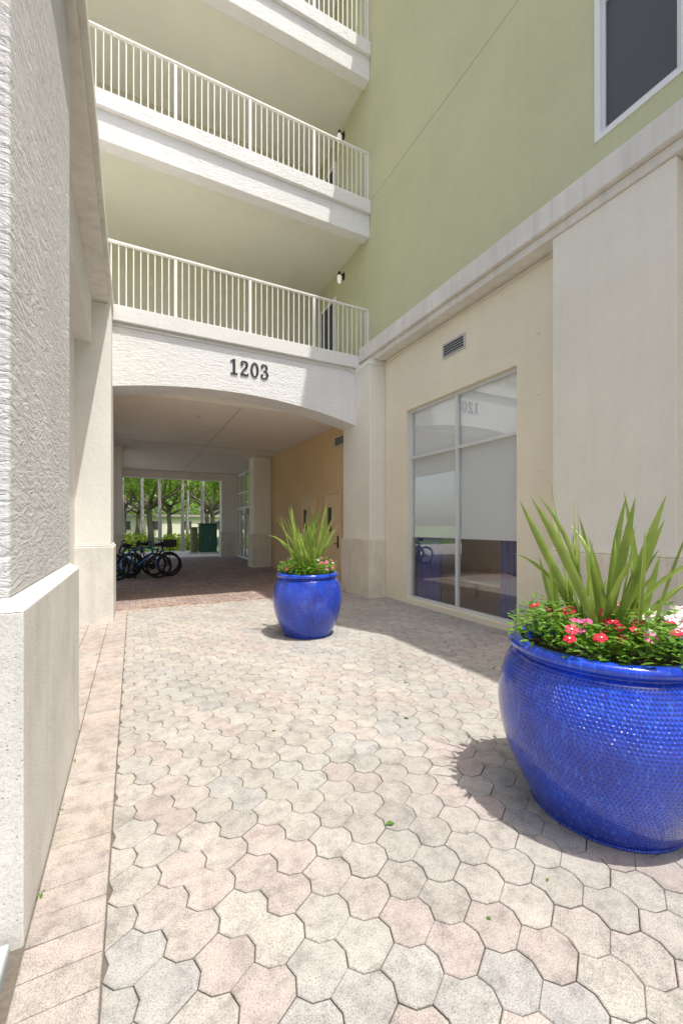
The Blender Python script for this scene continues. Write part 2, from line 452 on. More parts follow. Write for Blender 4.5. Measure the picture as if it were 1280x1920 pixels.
for a in range(-10,200):
    for b in range(-60,80):
        cx=a+2*b; cy=a-2*b
        X=-.9+cx*u; Y=8.21+cy*u
        if X<-1.2 or X>4.8 or Y<8.2 or Y>20.6: continue
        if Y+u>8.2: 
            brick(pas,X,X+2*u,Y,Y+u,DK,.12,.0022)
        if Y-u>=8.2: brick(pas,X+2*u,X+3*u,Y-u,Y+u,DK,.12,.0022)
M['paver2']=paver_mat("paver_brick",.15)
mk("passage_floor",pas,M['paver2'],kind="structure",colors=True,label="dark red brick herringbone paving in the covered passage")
g=MB(); g.box(-2.5,-.38,-2,1.80,-.03,.05); mk("curb",g,M['curbstone'],kind="structure",bevel=.012,label="pale concrete kerb beside the wall")

# ------------------------------------------------------------ main building
ab=empty("apartment_building",(2,9,0),"white apartment building with open walkways above an arched passage","building")
FY=7.94
Xa,Xb,Zs,Zc=-1.0,4.35,3.70,4.05
half=(Xb-Xa)/2; rise=Zc-Zs; RR=(half*half+rise*rise)/(2*rise); cxm=(Xa+Xb)/2
arc=[(Xa+(Xb-Xa)*i/40, Zc-RR+math.sqrt(RR*RR-((Xa+(Xb-Xa)*i/40)-cxm)**2)) for i in range(41)]
bm=MB(); n=len(arc)
for i in range(40):
    (xa,za),(xb,zb)=arc[i],arc[i+1]
    bm.add([(xa,FY,za),(xb,FY,zb),(xb,FY,4.948),(xa,FY,4.948)],[(0,1,2,3)])
    bm.add([(xa,FY,za),(xb,FY,zb),(xb,FY+.56,zb),(xa,FY+.56,za)],[(3,2,1,0)])
    bm.add([(xa,FY+.56,za),(xb,FY+.56,zb),(xb,FY+.56,4.948),(xa,FY+.56,4.948)],[(3,2,1,0)])
mk("arch_beam",bm,M['white_tr'],ab)
FL=[5.22,8.75,12.28,15.81]
for i,z in enumerate(FL):
    m_=MB()
    if i==0: m_.box(-6,4.728,7.87,10.8,4.95,z)
    else:
        m_.box(-6,4.728,7.87,10.8,z-.29,z)
        m_.box(-6,4.728,7.94,8.18,z-.80,z-.292)
    mk("walkway_slab",m_,M['white_tr' if i else 'white'],ab,bevel=.012)
    if i:
        m_=MB().box(-6,4.728,8.182,10.8,z-.70,z-.294); mk("walkway_ceiling",m_,M['soffit'],ab)
    if i<3:
        m_=MB(); yr=7.98
        m_.box(-6,4.72,yr-.028,yr+.028,z+1.09,z+1.125)
        posts=[4.70]+[3.394-1.355*q for q in range(0,7)]
        for p in posts: m_.box(p-.026,p+.026,yr-.02,yr+.02,z-.02,z+1.09)
        for q in range(0,8):
            x1=4.75-1.355*q
            for e in range(1,12):
                xx=x1-1.355*e/12
                if xx>-6: m_.box(xx-.0095,xx+.0095,yr-.0095,yr+.0095,z-.01,z+1.09)
        mk("balcony_railing",m_,M['rail'],ab,bevel=.003,seg=1)
m_=MB().box(-.9,4.728,10.8,20.4,4.952,17.3); m_.box(-6,-.902,10.8,10.95,4.952,17.3); mk("rear_wall",m_,M['rear'],ab)  # left part kept thin so the added yard stays open to the sky
m_=MB().box(-.9,4.6,8.502,19.9,3.95,4.95); mk("passage_ceiling",m_,M['ceil'],ab)
m_=MB().wallx(-.97,.22,8.3,20.4,-.02,4.95,[(11.1,14.2,-.02,3.5),(15.2,19.6,-.02,3.5)]); m_.box(-6,-.972,8.3,10.9,-.02,4.948)  # openings added out of view to light the passage from the side
mk("passage_wall",m_,M['white'],ab,label="white passage side wall with unseen openings added to let daylight in")
m_=MB().box(4.45,4.72,8.502,15.4,-.02,3.948); mk("passage_wall",m_,M['tan'],ab,label="tan stuccoed passage wall")
for (a,b,c_,d) in ((3.8,4.448,14.4,15.0),(-.748,-.30,14.4,15.0),(3.73,4.7,19.9,20.4),(-.748,-.41,19.9,20.4)):
    m_=MB().box(a,b,c_,d,-.02,3.948); mk("passage_pillar",m_,M['pier'],ab,bevel=.015)
    m_=MB().box(a-.04,min(b+.04,4.449 if b<4.5 else 4.8) if a>0 else b+.04,c_-.05,d+.05,-.02,1.2); mk("pillar_base",m_,M['stone2'],ab,bevel=.015)
m_=MB().box(-.9,4.7,19.9,20.4,3.952,4.95); m_.box(-.409,3.728,19.95,20.35,3.60,3.951); mk("passage_beam",m_,M['ceil'],ab,bevel=.01)
m_=MB().box(2.0,2.012,8.6,19.8,3.944,3.9495); m_.box(-.7,4.4,13.2,13.212,3.9445,3.9498); mk("ceiling_joint",m_,M['jointc'],ab)
m_=MB().tube((1.3,9.6,3.95),(1.3,9.6,3.90),.02); m_.tube((1.3,9.6,3.90),(1.3,9.6,3.895),.04); mk("sprinkler_head",m_,M['vent'],ab)
for (y0,y1,zt) in ((8.83,9.60,2.30),(10.35,11.25,2.30)):
    d=empty("passage_door",(4.45,(y0+y1)/2,0),None,None); par(d,ab)
    m_=MB().box(4.405,4.448,y0-.06,y0,0,zt+.06); m_.box(4.405,4.448,y1,y1+.06,0,zt+.06); m_.box(4.405,4.448,y0+.001,y1-.001,zt,zt+.06)
    mk("door_frame",m_,M['door'],d,bevel=.004)
    m_=MB().box(4.425,4.447,y0+.003,y1-.003,.01,zt-.003); mk("door_leaf",m_,M['door'],d,bevel=.003)
    m_=MB().box(4.41,4.424,y0+.06,y0+.12,.95,1.25); m_.tube((4.38,y0+.09,1.05),(4.424,y0+.09,1.05),.012); m_.tube((4.38,y0+.09,1.05),(4.38,y0+.21,1.05),.011)
    mk("handle",m_,M['dark'],d)
    m_=MB().box(4.41,4.424,y1-.30,y1-.12,1.35,1.95); mk("door_window",m_,M['dark'],d)
def vent(x,y0,y1,z0,z1,parent):
    v=empty("wall_vent",(x,(y0+y1)/2,z0),None,None); par(v,parent)
    f=.025
    m_=MB().box(x-.02,x-.001,y0,y1,z0,z0+f); m_.box(x-.02,x-.001,y0,y1,z1-f,z1); m_.box(x-.02,x-.001,y0,y0+f,z0+f,z1-f); m_.box(x-.02,x-.001,y1-f,y1,z0+f,z1-f)
    mk("vent_frame",m_,M['vent'],v,bevel=.002)
    m_=MB().box(x-.004,x-.0015,y0+f,y1-f,z0+f,z1-f); mk("vent_opening",m_,M['ventdark'],v)
    m_=MB(); zz_=z0+f+.012
    while zz_<z1-f-.02:
        m_.add([(x-.018,y0+f,zz_),(x-.018,y1-f,zz_),(x-.005,y1-f,zz_+.022),(x-.005,y0+f,zz_+.022)],[(0,1,2,3)]); zz_+=.042
    mk("vent_louvres",m_,M['vent'],v)
vent(4.449,8.62,9.15,3.42,3.66,ab)
sf=empty("storefront_door",(4.45,17.5,0),None,None); par(sf,ab)
m_=MB(); ys=[15.4,16.4,17.4,18.4,19.3,19.89]
for y_ in ys: m_.box(4.44,4.52,y_-.05 if y_<19.8 else y_-.08,y_+.05 if y_<19.8 else y_,0,3.9)
for z_ in(.0,2.25,2.95,3.82): m_.box(4.446,4.514,15.45,19.8,z_,z_+.09)
mk("storefront_frame",m_,M['whiteframe'],sf,bevel=.004)
m_=MB(); m_.add([(4.48,15.45,.08),(4.48,19.8,.08),(4.48,19.8,3.82),(4.48,15.45,3.82)],[(3,2,1,0)]); mk("storefront_glass",m_,M['glass'],sf)
m_=MB().box(5.4,5.5,15,20,0,3.94); m_.box(4.55,5.4,15,20,-.01,.0); mk("storefront_interior",m_,M['roomwall'],sf)
pts=[(-.4,FY-.018,4.90),(1.2,FY-.018,4.895),(3.0,FY-.018,4.89),(4.1,FY-.018,4.895),(4.3,FY-.02,4.84),(4.33,7.6,4.84),(4.33,7.28,4.84)]
m_=MB().path(pts,.010,6); m_.path([(4.33,7.28,4.84),(4.45,7.27,4.84),(4.70,7.27,4.86),(4.70,6.2,4.90),(4.70,3.4,4.90)],.010,6)
mk("conduit",m_,M['rail'],ab,smooth=True)

# ------------------------------------------------------------ house number
hn=empty("house_number",(2.0,FY,4.39),"dark metal house number 1203 fixed on the white beam","sign")
def smoothpath(P,sub=8):
    out=[]
    for i in range(len(P)-1):
        p0=P[max(i-1,0)];p1=P[i];p2=P[i+1];p3=P[min(i+2,len(P)-1)]
        for q in range(sub):
            t_=q/sub
            out.append(tuple(.5*((2*p1[e])+(-p0[e]+p2[e])*t_+(2*p0[e]-5*p1[e]+4*p2[e]-p3[e])*t_*t_+(-p0[e]+3*p1[e]-3*p2[e]+p3[e])*t_**3) for e in range(3)))
    out.append(P[-1]); return out
def strokes(mb,P,T,dep):
    dep-=.014
    S_=smoothpath(P); L=[];Q=[]
    for i,p in enumerate(S_):
        a=S_[max(i-1,0)];b=S_[min(i+1,len(S_)-1)]; dx,dz=b[0]-a[0],b[1]-a[1]; l=math.hypot(dx,dz) or 1
        w_=p[2]*.46; L.append((p[0]-dz/l*w_,p[1]+dx/l*w_)); Q.append((p[0]+dz/l*w_,p[1]-dx/l*w_))
    for i in range(len(S_)-1):
        quad=[L[i],L[i+1],Q[i+1],Q[i]]
        vs=[(*T(a),FY-dep) for a in quad]+[(*T(a),FY-.002) for a in quad]
        vs=[(v[0],v[2],v[1]) for v in vs]
        mb.add(vs,[(0,1,2,3),(7,6,5,4),(0,4,5,1),(2,6,7,3)]+([(0,3,7,4)] if i==0 else [])+([(1,5,6,2)] if i==len(S_)-2 else []))
def disc(mb,c,r,T,dep,ry=None):
    P_=[(c[0]+r*math.cos(a*math.pi/10),c[1]+(ry or r)*math.sin(a*math.pi/10)) for a in range(20)]
    P_=[T(p) for p in P_]; mb.prism(P_,FY-dep+.014,FY-.002)
Hn=.29; x0=1.63; wd=.198
def TT(i): return lambda p: (x0+i*wd+p[0]*Hn,4.39+p[1]*Hn)
m_=MB(); T=TT(0)
m_.prism([T(p) for p in[(.23,.09),(.385,.09),(.385,1),(.25,1),(.23,.985)]],FY-.016,FY-.002)
m_.prism([T(p) for p in[(.08,0),(.54,0),(.54,.085),(.08,.085)]],FY-.017,FY-.002)
m_.prism([T(p) for p in[(.06,.81),(.23,.85),(.23,.985),(.16,.90),(.06,.88)]],FY-.0155,FY-.002)
mk("digit",m_,M['num'],hn)
m_=MB(); T=TT(1); disc(m_,(.14,.74),.085,T,.0315)
strokes(m_,[(.07,.76,.04),(.12,.90,.09),(.28,.96,.07),(.45,.87,.14),(.47,.70,.16),(.36,.50,.13),(.20,.32,.09),(.09,.12,.09)],T,.030)
strokes(m_,[(.05,.06,.10),(.2,.09,.13),(.38,.06,.12),(.52,.08,.11),(.56,.22,.03)],T,.031)
mk("digit",m_,M['num'],hn)
m_=MB(); T=TT(2); N_=40
for i in range(N_):
    a0=2*math.pi*i/N_;a1=2*math.pi*(i+1)/N_
    q=[(.31+.28*math.cos(a0),.5+.5*math.sin(a0)),(.31+.28*math.cos(a1),.5+.5*math.sin(a1)),(.31+.13*math.cos(a1),.5+.42*math.sin(a1)),(.31+.13*math.cos(a0),.5+.42*math.sin(a0))]
    vs=[(T(p)[0],FY-.016,T(p)[1]) for p in q]+[(T(p)[0],FY-.002,T(p)[1]) for p in q]
    m_.add(vs,[(0,1,2,3),(0,4,5,1),(2,6,7,3)])
mk("digit",m_,M['num'],hn)
m_=MB(); T=TT(3); disc(m_,(.14,.77),.075,T,.0315); disc(m_,(.13,.22),.08,T,.0318)
strokes(m_,[(.07,.80,.04),(.14,.92,.08),(.28,.96,.07),(.44,.87,.13),(.45,.70,.14),(.36,.57,.08),(.24,.53,.06)],T,.030)
strokes(m_,[(.24,.53,.06),(.40,.50,.08),(.50,.36,.14),(.49,.18,.15),(.38,.06,.09),(.24,.03,.07),(.10,.09,.08),(.05,.2,.03)],T,.031)
mk("digit",m_,M['num'],hn)

# ------------------------------------------------------------ tower on the right
HL,HH=10.6,14.6
tb=empty("green_building",(5,4,0),"pale green and cream stucco apartment tower with shop window","building")
m_=MB().wallx(4.73,.22,-8,1.2,5.36,HL,[])
m_.wallx(4.73,.22,1.2,7.9,5.36,HH,[(2.0,2.9,5.88,7.6),(1.2,7.9,8.738,8.750)])
m_.wallx(4.73,.22,7.9,20.4,5.36,17.3,[(7.9,20.4,8.738,8.750)])
mk("upper_wall",m_,M['green'],tb,label="pale green stucco wall with a horizontal joint")
m_=MB().box(4.951,9.1,3.2,7.9,4.0,HH); m_.box(4.951,9.1,7.9,20.4,4.0,17.3); m_.box(4.951,9.1,-8,1.15,4,HL); m_.box(6,9.1,1.15,3.2,4,HH); mk("tower_core",m_,M['green'],tb)
m_=MB().box(4.40,4.729,-8,7.86,5.06,5.35); m_.box(4.47,4.728,-8,7.93,4.95,5.058); mk("ledge",m_,M['ledge'],tb,bevel=.012,label="weathered cream cornice ledge")
m_=MB().wallx(4.72,.13,3.0,7.31,-.02,4.948,[(3.97,6.535,.09,3.72)]); m_.box(4.72,4.85,-8,2.2,-.02,4.948)
mk("lower_wall",m_,M['cream'],tb)
m_=MB().box(4.50,4.719,2.0,3.27,-.02,4.948); mk("wall_pier",m_,M['pier'],tb,bevel=.012)
m_=MB().box(4.455,4.718,1.96,3.31,-.02,1.19); m_.box(4.475,4.718,1.975,3.295,1.19,1.215); mk("wall_pier_base",m_,M['stone2'],tb,bevel=.012)
m_=MB().box(4.35,4.719,7.30,8.5,-.02,4.948); mk("corner_pier",m_,M['pier'],tb,bevel=.012)
m_=MB().box(4.30,4.718,7.25,8.53,-.02,1.19); m_.box(4.32,4.718,7.27,8.52,1.19,1.215); mk("corner_pier_base",m_,M['stone2'],tb,bevel=.012)
vent(4.719,4.95,5.48,4.33,4.58,tb)
m_=MB().box(4.700,4.719,3.80,3.92,.30,.42); mk("wall_socket_box",m_,M['vent'],tb,bevel=.004)
for yy in (3.62,6.80):
    for zz_ in (1.2,2.2,3.2,4.0): mk("wall_anchor",MB().box(4.712,4.7195,yy-.008,yy+.008,zz_-.008,zz_+.008),M['vent'],tb)
wnd=empty("shop_window",(4.85,5.2,.09),None,None); par(wnd,tb)
y0,y1,z0,z1=3.972,6.533,.092,3.718; f=.05; xm=4.79
m_=MB()
m_.box(xm,xm+.07,y0,y0+f,z0,z1); m_.box(xm,xm+.07,y1-f,y1,z0,z1)
m_.box(xm,xm+.07,5.215,5.265,z0+f,z1-f)
m_.box(xm+.001,xm+.069,y0+f,y1-f,z0,z0+f); m_.box(xm+.001,xm+.069,y0+f,y1-f,z1-f,z1)
m_.box(xm+.002,xm+.068,y0+f,5.215,2.775,2.825); m_.box(xm+.002,xm+.068,5.265,y1-f,2.775,2.825)
mk("window_frame",m_,M['alu'],wnd,bevel=.004)
m_=MB()
for (a,b,c_,d) in((y0+f,5.215,z0+f,2.775),(5.265,y1-f,z0+f,2.775),(y0+f,5.215,2.825,z1-f),(5.265,y1-f,2.825,z1-f)):
    xx=xm+.035; m_.add([(xx,a,c_),(xx,b,c_),(xx,b,d),(xx,a,d)],[(3,2,1,0)])
mk("window_pane",m_,M['glass'],wnd)
for (a,b) in((y0+.03,5.22),(5.26,y1-.03)):
    m_=MB().box(4.875,4.878,a,b,1.30,3.71); m_.box(4.868,4.885,a,b,1.275,1.30); mk("roller_shade",m_,M['shade'],wnd)
m_=MB().box(4.86,9,3.3,7.4,-.03,.02); mk("shop_floor",m_,M['roomfloor'],wnd)
m_=MB().box(8.9,9,3.2,7.5,.02,1.9); m_.box(4.88,8.9,3.2,3.3,.02,3.9); m_.box(4.88,8.9,7.4,7.5,.02,3.9); m_.box(4.86,9,3.2,7.5,3.9,3.98); mk("shop_interior",m_,M['roomwall'],wnd)  # rear wall stops low: hidden opening added to let skylight into the room
def curtain(ya,yb,x):
    m=MB(); N=50
    rows=[(.05,1.15),(.6,1.0),(1.2,.9),(2.9,.8)]
    vs=[]
    for (zz_,sp) in rows:
        for i in range(N+1):
            u_=i/N; vs.append((x+.04*math.sin(i*.75+ya*3)*sp+.015*math.sin(i*1.9+zz_*2),ya+(yb-ya)*(u_+.03*math.sin(u_*9+zz_*3)),zz_))
    fs=[(r*(N+1)+i,r*(N+1)+i+1,(r+1)*(N+1)+i+1,(r+1)*(N+1)+i) for r in range(3) for i in range(N)]
    m.add(vs,fs); return m
for (a,b) in((4.05,4.45),(5.80,6.48)):
    mk("curtain",curtain(a,b,4.96),M['curtain'],wnd,smooth=True,label="blue draped curtain")
tbl=empty("dining_table",(5.75,5.3,.02),"white topped wooden table inside the shop window","table")
m_=MB().box(5.2,6.3,4.3,6.3,.50,.54); mk("table_top",m_,M['tabletop'],tbl,bevel=.008)
for (a,b) in((5.26,4.37),(6.24,4.37),(5.26,6.23),(6.24,6.23)):
    m_=MB().box(a-.03,a+.03,b-.03,b+.03,.02,.498); mk("leg",m_,M['wood'],tbl,bevel=.004)
uw=empty("upper_window",(4.75,2.45,5.88),None,None); par(uw,tb)
y0,y1,z0,z1=2.002,2.898,5.882,7.598; f=.06
m_=MB().box(4.715,4.80,y0,y0+f,z0,z1); m_.box(4.715,4.80,y1-f,y1,z0,z1); m_.box(4.716,4.799,y0+f,y1-f,z0,z0+f); m_.box(4.716,4.799,y0+f,y1-f,z1-f,z1)
mk("window_frame",m_,M['whiteframe'],uw,bevel=.006)
m_=MB().box(4.775,4.79,y0+f,y1-f,z0+f,z1-f); mk("window_screen",m_,M['screen'],uw)
m_=MB().box(4.745,4.774,y0+f,y0+f+.045,z0+f,z1-f); m_.box(4.745,4.774,y1-f-.045,y1-f,z0+f,z1-f); m_.box(4.746,4.773,y0+f+.045,y1-f-.045,z0+f,z0+f+.045); m_.box(4.746,4.773,y0+f+.045,y1-f-.045,z1-f-.12,z1-f-.06); mk("window_sash",m_,M['alu'],uw,bevel=.003)
for z in FL[:3]:
    m_=MB().box(4.69,4.728,9.62,9.69,z,z+2.25,0); m_.box(4.69,4.728,10.53,10.60,z,z+2.25,0); m_.box(4.691,4.728,9.69,10.53,z+2.18,z+2.25,0)
    m_.box(4.71,4.727,9.69,10.53,z,z+2.18,1)
    mk("walkway_door",m_,[M['whiteframe'],M['screen']],tb,bevel=.004)
for z in (7.70,11.24):
    lp=empty("wall_lamp",(4.73,9.2,z-.1),"small black jar lamp with lit white glass on the green wall","lamp",group="wall lamps along the walkways")
    m_=MB().box(4.70,4.728,9.15,9.25,z-.02,z+.14); m_.tube((4.60,9.2,z+.10),(4.70,9.2,z+.10),.018); m_.tube((4.60,9.2,z+.06),(4.60,9.2,z+.15),.055,16,.03)
    mk("lamp_bracket",m_,M['dark'],lp,bevel=.003)
    m_=MB(); m_.lathe([(.001,-.14),(.035,-.13),(.052,-.08),(.055,0),(.045,.058)],16); o_=mk("lamp_glass",m_,M['lampglass'],None,smooth=True,loc=(4.60,9.2,z)); par(o_,lp)

# ------------------------------------------------------------ left building
lb=empty("stucco_arcade_building",(-1,4,0),"white trowelled stucco wall with piers and cornice beside the courtyard","building")
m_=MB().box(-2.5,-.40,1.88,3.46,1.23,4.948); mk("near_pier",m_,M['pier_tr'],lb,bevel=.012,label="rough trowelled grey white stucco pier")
m_=MB()
m_.box(-2.5,-.35,1.83,3.52,-.02,1.19)
x0_,x1_,y0_,y1_=-2.5,-.35,1.83,3.52; i_=.05
m_.add([(x0_,y0_,1.1901),(x1_,y0_,1.1901),(x1_,y1_,1.1901),(x0_,y1_,1.1901),(x0_,y0_+i_,1.235),(x1_-i_,y0_+i_,1.235),(x1_-i_,y1_-i_,1.235),(x0_,y1_-i_,1.235)],[(4,5,6,7),(0,1,5,4),(1,2,6,5),(2,3,7,6)])
mk("near_pier_base",m_,M['stone'],lb,bevel=.006)
m_=MB().box(-1.1,-.78,3.3,7.5,-.02,4.948); m_.box(-1.0,-.56,3.461,7.329,4.3,4.947); mk("bay_wall",m_,M['white'],lb,bevel=.01)
m_=MB().box(-2,-.31,7.33,8.3,1.2,4.948); mk("far_pier",m_,M['white'],lb,bevel=.012)
m_=MB().box(-2,-.27,7.28,8.3,-.02,1.17); m_.box(-2,-.29,7.30,8.3,1.17,1.2); mk("far_pier_base",m_,M['stone'],lb,bevel=.012)
m_=MB().box(-2.5,-.29,-6,7.86,5.06,5.22); m_.box(-2.5,-.34,-6,7.93,4.95,5.058); mk("ledge",m_,M['ledge'],lb,bevel=.012)

# ------------------------------------------------------------ pots & plants
def pot(cx,cy,sx,sz,lab):
    e=empty("flower_pot",(cx,cy,0),lab,"flower pot",group="blue glazed planters in the courtyard")
    prof=[(.0,.0),(.33,.0),(.352,.012),(.372,.04),(.425,.14),(.475,.25),(.508,.36),(.525,.46),(.528,.54),(.518,.63),(.497,.71),(.468,.775),(.447,.80),(.436,.806),
          (.436,.815),(.450,.822),(.468,.835),(.474,.852),(.468,.870),(.452,.880),(.430,.882),(.412,.876),(.402,.860),(.398,.80),(.39,.74)]
    P=[(p[0],p[1],0) for p in prof]; P=[(max(0,q[0]),q[1]) for q in smoothpath(P,3)]
    b=MB().lathe(P,128); b_=mk("pot_body",b,M['glaze'],None,smooth=True,loc=(cx,cy,0)); b_.scale=(sx,sx,sz); par(b_,e)
    s_=MB().lathe([(.405*sx,.80*sz),(.25*sx,.815*sz),(.1*sx,.83*sz)],32,cap=True); s2=mk("soil",s_,M['soil'],None,loc=(cx,cy,0)); par(s2,e)
    return e
LP=(2.270,1.350); SP=(2.156,5.297)
pot(LP[0],LP[1],1,1,"large cobalt blue dimpled ceramic planter with flowers on the paving")
pot(SP[0],SP[1],.90,.97,"smaller cobalt blue ceramic planter standing near the passage")
Fw=Vector((.4518,.8921,0)); Rt=Vector((.8921,-.4518,0))
def blade(m,rr,base,az,lean,L,ww,dr,sideang):
    d=Vector((math.cos(az),math.sin(az),0)); side=Vector((math.cos(sideang),math.sin(sideang),0))
    N=10; vs=[];p=Vector(base); ang=lean
    for q in range(N+1):
        t_=q/N; wt=ww*(.62+.38*min(1,t_*2.5))*(max(.04,1-max(0,(t_-.66)/.34)**1.8))*(1-.12*t_)
        ax=(d*math.sin(ang)+Vector((0,0,math.cos(ang))))
        sd=(side-ax*side.dot(ax)).normalized(); nrm=sd.cross(ax)
        vs+= [p-sd*wt/2+nrm*wt*.16, p-nrm*wt*.10, p+sd*wt/2+nrm*wt*.16]
        ang=lean+dr*t_**1.8
        p=p+ax*(L/N)
    fs=[]
    for q in range(N):
        a_=q*3; fs+=[(a_,a_+1,a_+4,a_+3),(a_+1,a_+2,a_+5,a_+4)]
    m.add(vs,fs)
def blades(n,seed,zb,hmin,hmax,w,spread):
    rr=random.Random(seed); m=MB()
    nf=7
    for i in range(n):
        fan=i%nf; fa=fan*math.pi/nf*2+.4; fr=.05+.06*(fan%3); fc=Vector((math.cos(fa)*fr,math.sin(fa)*fr,zb))
        pl=fa+math.pi/2+rr.uniform(-.7,.7)
        off=rr.gauss(0,.34)*spread
        az=pl if off>0 else pl+math.pi
        out=rr.uniform(-.12,.26)*spread
        dv=Vector((math.cos(az),math.sin(az),0))*abs(math.tan(min(1.0,abs(off))))+Vector((math.cos(fa),math.sin(fa),0))*out
        az2=math.atan2(dv.y,dv.x); ln=math.atan(dv.length)
        L=(hmin+(hmax-hmin)*rr.random()**.8)*(1-.22*min(1,ln)); 
        if rr.random()<.35: L*=rr.uniform(.5,.8)
        dr=rr.uniform(-.08,.26); ww=w*rr.uniform(.6,1.2)
        if rr.random()<.14: dr+=rr.uniform(.6,1.2); ww*=.6
        blade(m,rr,fc+Vector((rr.uniform(-.03,.03),rr.uniform(-.03,.03),0)),az2,ln,L,ww,dr,pl+rr.uniform(-.9,.9))
    return m
def leaf(m,p,dirv,up,L,W):
    dirv=dirv.normalized(); sd=dirv.cross(up).normalized(); nn=sd.cross(dirv)
    a=p;b=p+dirv*L*.35+sd*W/2+nn*W*.15;c=p+dirv*L*.75+sd*W*.38+nn*W*.1;d=p+dirv*L-nn*L*.08;e=p+dirv*L*.75-sd*W*.38+nn*W*.1;f=p+dirv*L*.35-sd*W/2+nn*W*.15
    g1=p+dirv*L*.35;g2=p+dirv*L*.75
    m.add([a,b,c,d,e,f,g1,g2],[(0,1,6),(6,1,2,7),(7,2,3),(7,3,4),(6,7,4,5),(0,6,5)])
def flower_mesh(nm,mp,me_):
    m=MB()
    for q in range(5):
        a=2*math.pi*q/5; d=Vector((math.cos(a),math.sin(a),0)); s_=Vector((-math.sin(a),math.cos(a),0))
        tw=Vector((0,0,.0012))
        P=[Vector((0,0,0)),d*.010-s_*.004+tw,d*.021-s_*.0125,d*.0275-s_*.009,d*.0285+s_*.002,d*.026+s_*.0125+tw*2,d*.018+s_*.0115+tw*3,d*.009+s_*.005+tw]
        m.add([p+Vector((0,0,.004)) for p in P],[tuple(range(8))],m=0)
    P=[Vector((.0050*math.cos(i),.0050*math.sin(i),.0092)) for i in [q*math.pi/4 for q in range(8)]]
    m.add(P,[tuple(range(8))],m=1)
    me=bpy.data.meshes.new(nm); me.from_pydata(m.v,[],m.f); me.materials.append(mp); me.materials.append(me_); me.polygons.foreach_set("material_index",m.m); me.update(); return me
FM={'red':flower_mesh("red_flower",M['fl_red'],M['eye_w']),'pink':flower_mesh("pink_flower",M['fl_pink'],M['eye_r']),'pale':flower_mesh("pale_flower",M['fl_pale'],M['eye_r'])}
def plantings(cx,cy,zb,sc,seed,flist,nleaf,bn,bh,bw,sp_,labA,labB,fs=1):
    rr=random.Random(seed)
    e=empty("sword_leaf_plant",(cx,cy,zb),labA,"plant",group="spiky plants in the planters")
    m=blades(bn,seed,0,bh[0],bh[1],bw,sp_); o_=mk("leaves",m,M['blade'],None,loc=(cx,cy,zb),smooth=True); par(o_,e)
    v=empty("vinca_plant",(cx,cy,zb+.001),labB,"flowers",group="flowering plants in the planters")
    m=MB()
    for i in range(nleaf):
        a=rr.uniform(0,2*math.pi); r=math.sqrt(rr.uniform(.12,1))*.45*sc
        h=(.06+.13*math.sin(min(1,r/(.45*sc))*math.pi*.8)+.035*math.sin(a*5+seed)+.02*math.sin(a*11))*rr.uniform(.3,1.1)
        p=Vector((r*math.cos(a),r*math.sin(a),h))
        da=rr.uniform(0,2*math.pi); dv=Vector((math.cos(da),math.sin(da),rr.uniform(-.35,.6)))
        leaf(m,p,dv,Vector((rr.uniform(-.3,.3),rr.uniform(-.3,.3),1)),rr.uniform(.035,.065),rr.uniform(.018,.028))
    for i in range(90):
        a=rr.uniform(0,2*math.pi); r=rr.uniform(.15,.40)*sc
        m.tube((r*.8*math.cos(a),r*.8*math.sin(a),-.03),(r*math.cos(a),r*math.sin(a),rr.uniform(.06,.14)),.0025,4)
    o_=mk("foliage",m,M['vleaf'],None,loc=(cx,cy,zb)); par(o_,v)
    for (c_,u_,w_,h_) in flist:
        p=Rt*u_-Fw*w_+Vector((cx,cy,zb+h_))
        ob=bpy.data.objects.new("blossom",FM[c_]); col.objects.link(ob); ob.location=p
        tocam=(Vector((0,0,1.5))-p).normalized()
        nrm=(tocam*rr.uniform(.2,1)+Vector((rr.uniform(-.5,.5),rr.uniform(-.5,.5),rr.uniform(.5,1.3)))).normalized()
        ob.rotation_euler=nrm.to_track_quat('Z','Y').to_euler(); f=rr.uniform(.75,1.08)*fs; ob.scale=(f,f,f); par(ob,v)
fl=[]; rr=random.Random(3)
for i in range(22): fl.append(('red' if i%5 else 'pink',rr.uniform(-.36,.14),rr.uniform(.0,.38),rr.uniform(.10,.21)))
for i in range(36): fl.append(('pale',rr.uniform(.08,.40),rr.uniform(-.02,.36),rr.uniform(.12,.23)))
for i in range(6): fl.append(('pink',rr.uniform(.10,.40),rr.uniform(-.3,.1),rr.uniform(.17,.25)))
for i in range(3): fl.append(('red',rr.uniform(-.33,-.1),rr.uniform(-.2,0),rr.uniform(.15,.21)))
plantings(LP[0],LP[1],.84,1.0,31,fl,1700,46,(.52,.99),.046,1.0,"green sword shaped leaves rising from the large blue planter","red, pink and pale pink vinca flowers filling the large blue planter")
fl=[]; rr=random.Random(5)
for i in range(13): fl.append((['pink','red','pale'][i%3],rr.uniform(.14,.36),rr.uniform(.0,.33),rr.uniform(.10,.24)))
for i in range(6): fl.append((rr.choice(['red','pink']),rr.uniform(-.38,-.16),rr.uniform(.0,.33),rr.uniform(.10,.22)))
for i in range(5): fl.append((rr.choice(['pink','pale']),rr.uniform(-.3,.34),rr.uniform(-.3,0),rr.uniform(.14,.25)))
plantings(SP[0],SP[1],.80,.88,23,fl,1200,62,(.60,1.12),.044,1.0,"tall green sword shaped leaves in the smaller blue planter","pink and red vinca flowers around the smaller blue planter",.85)

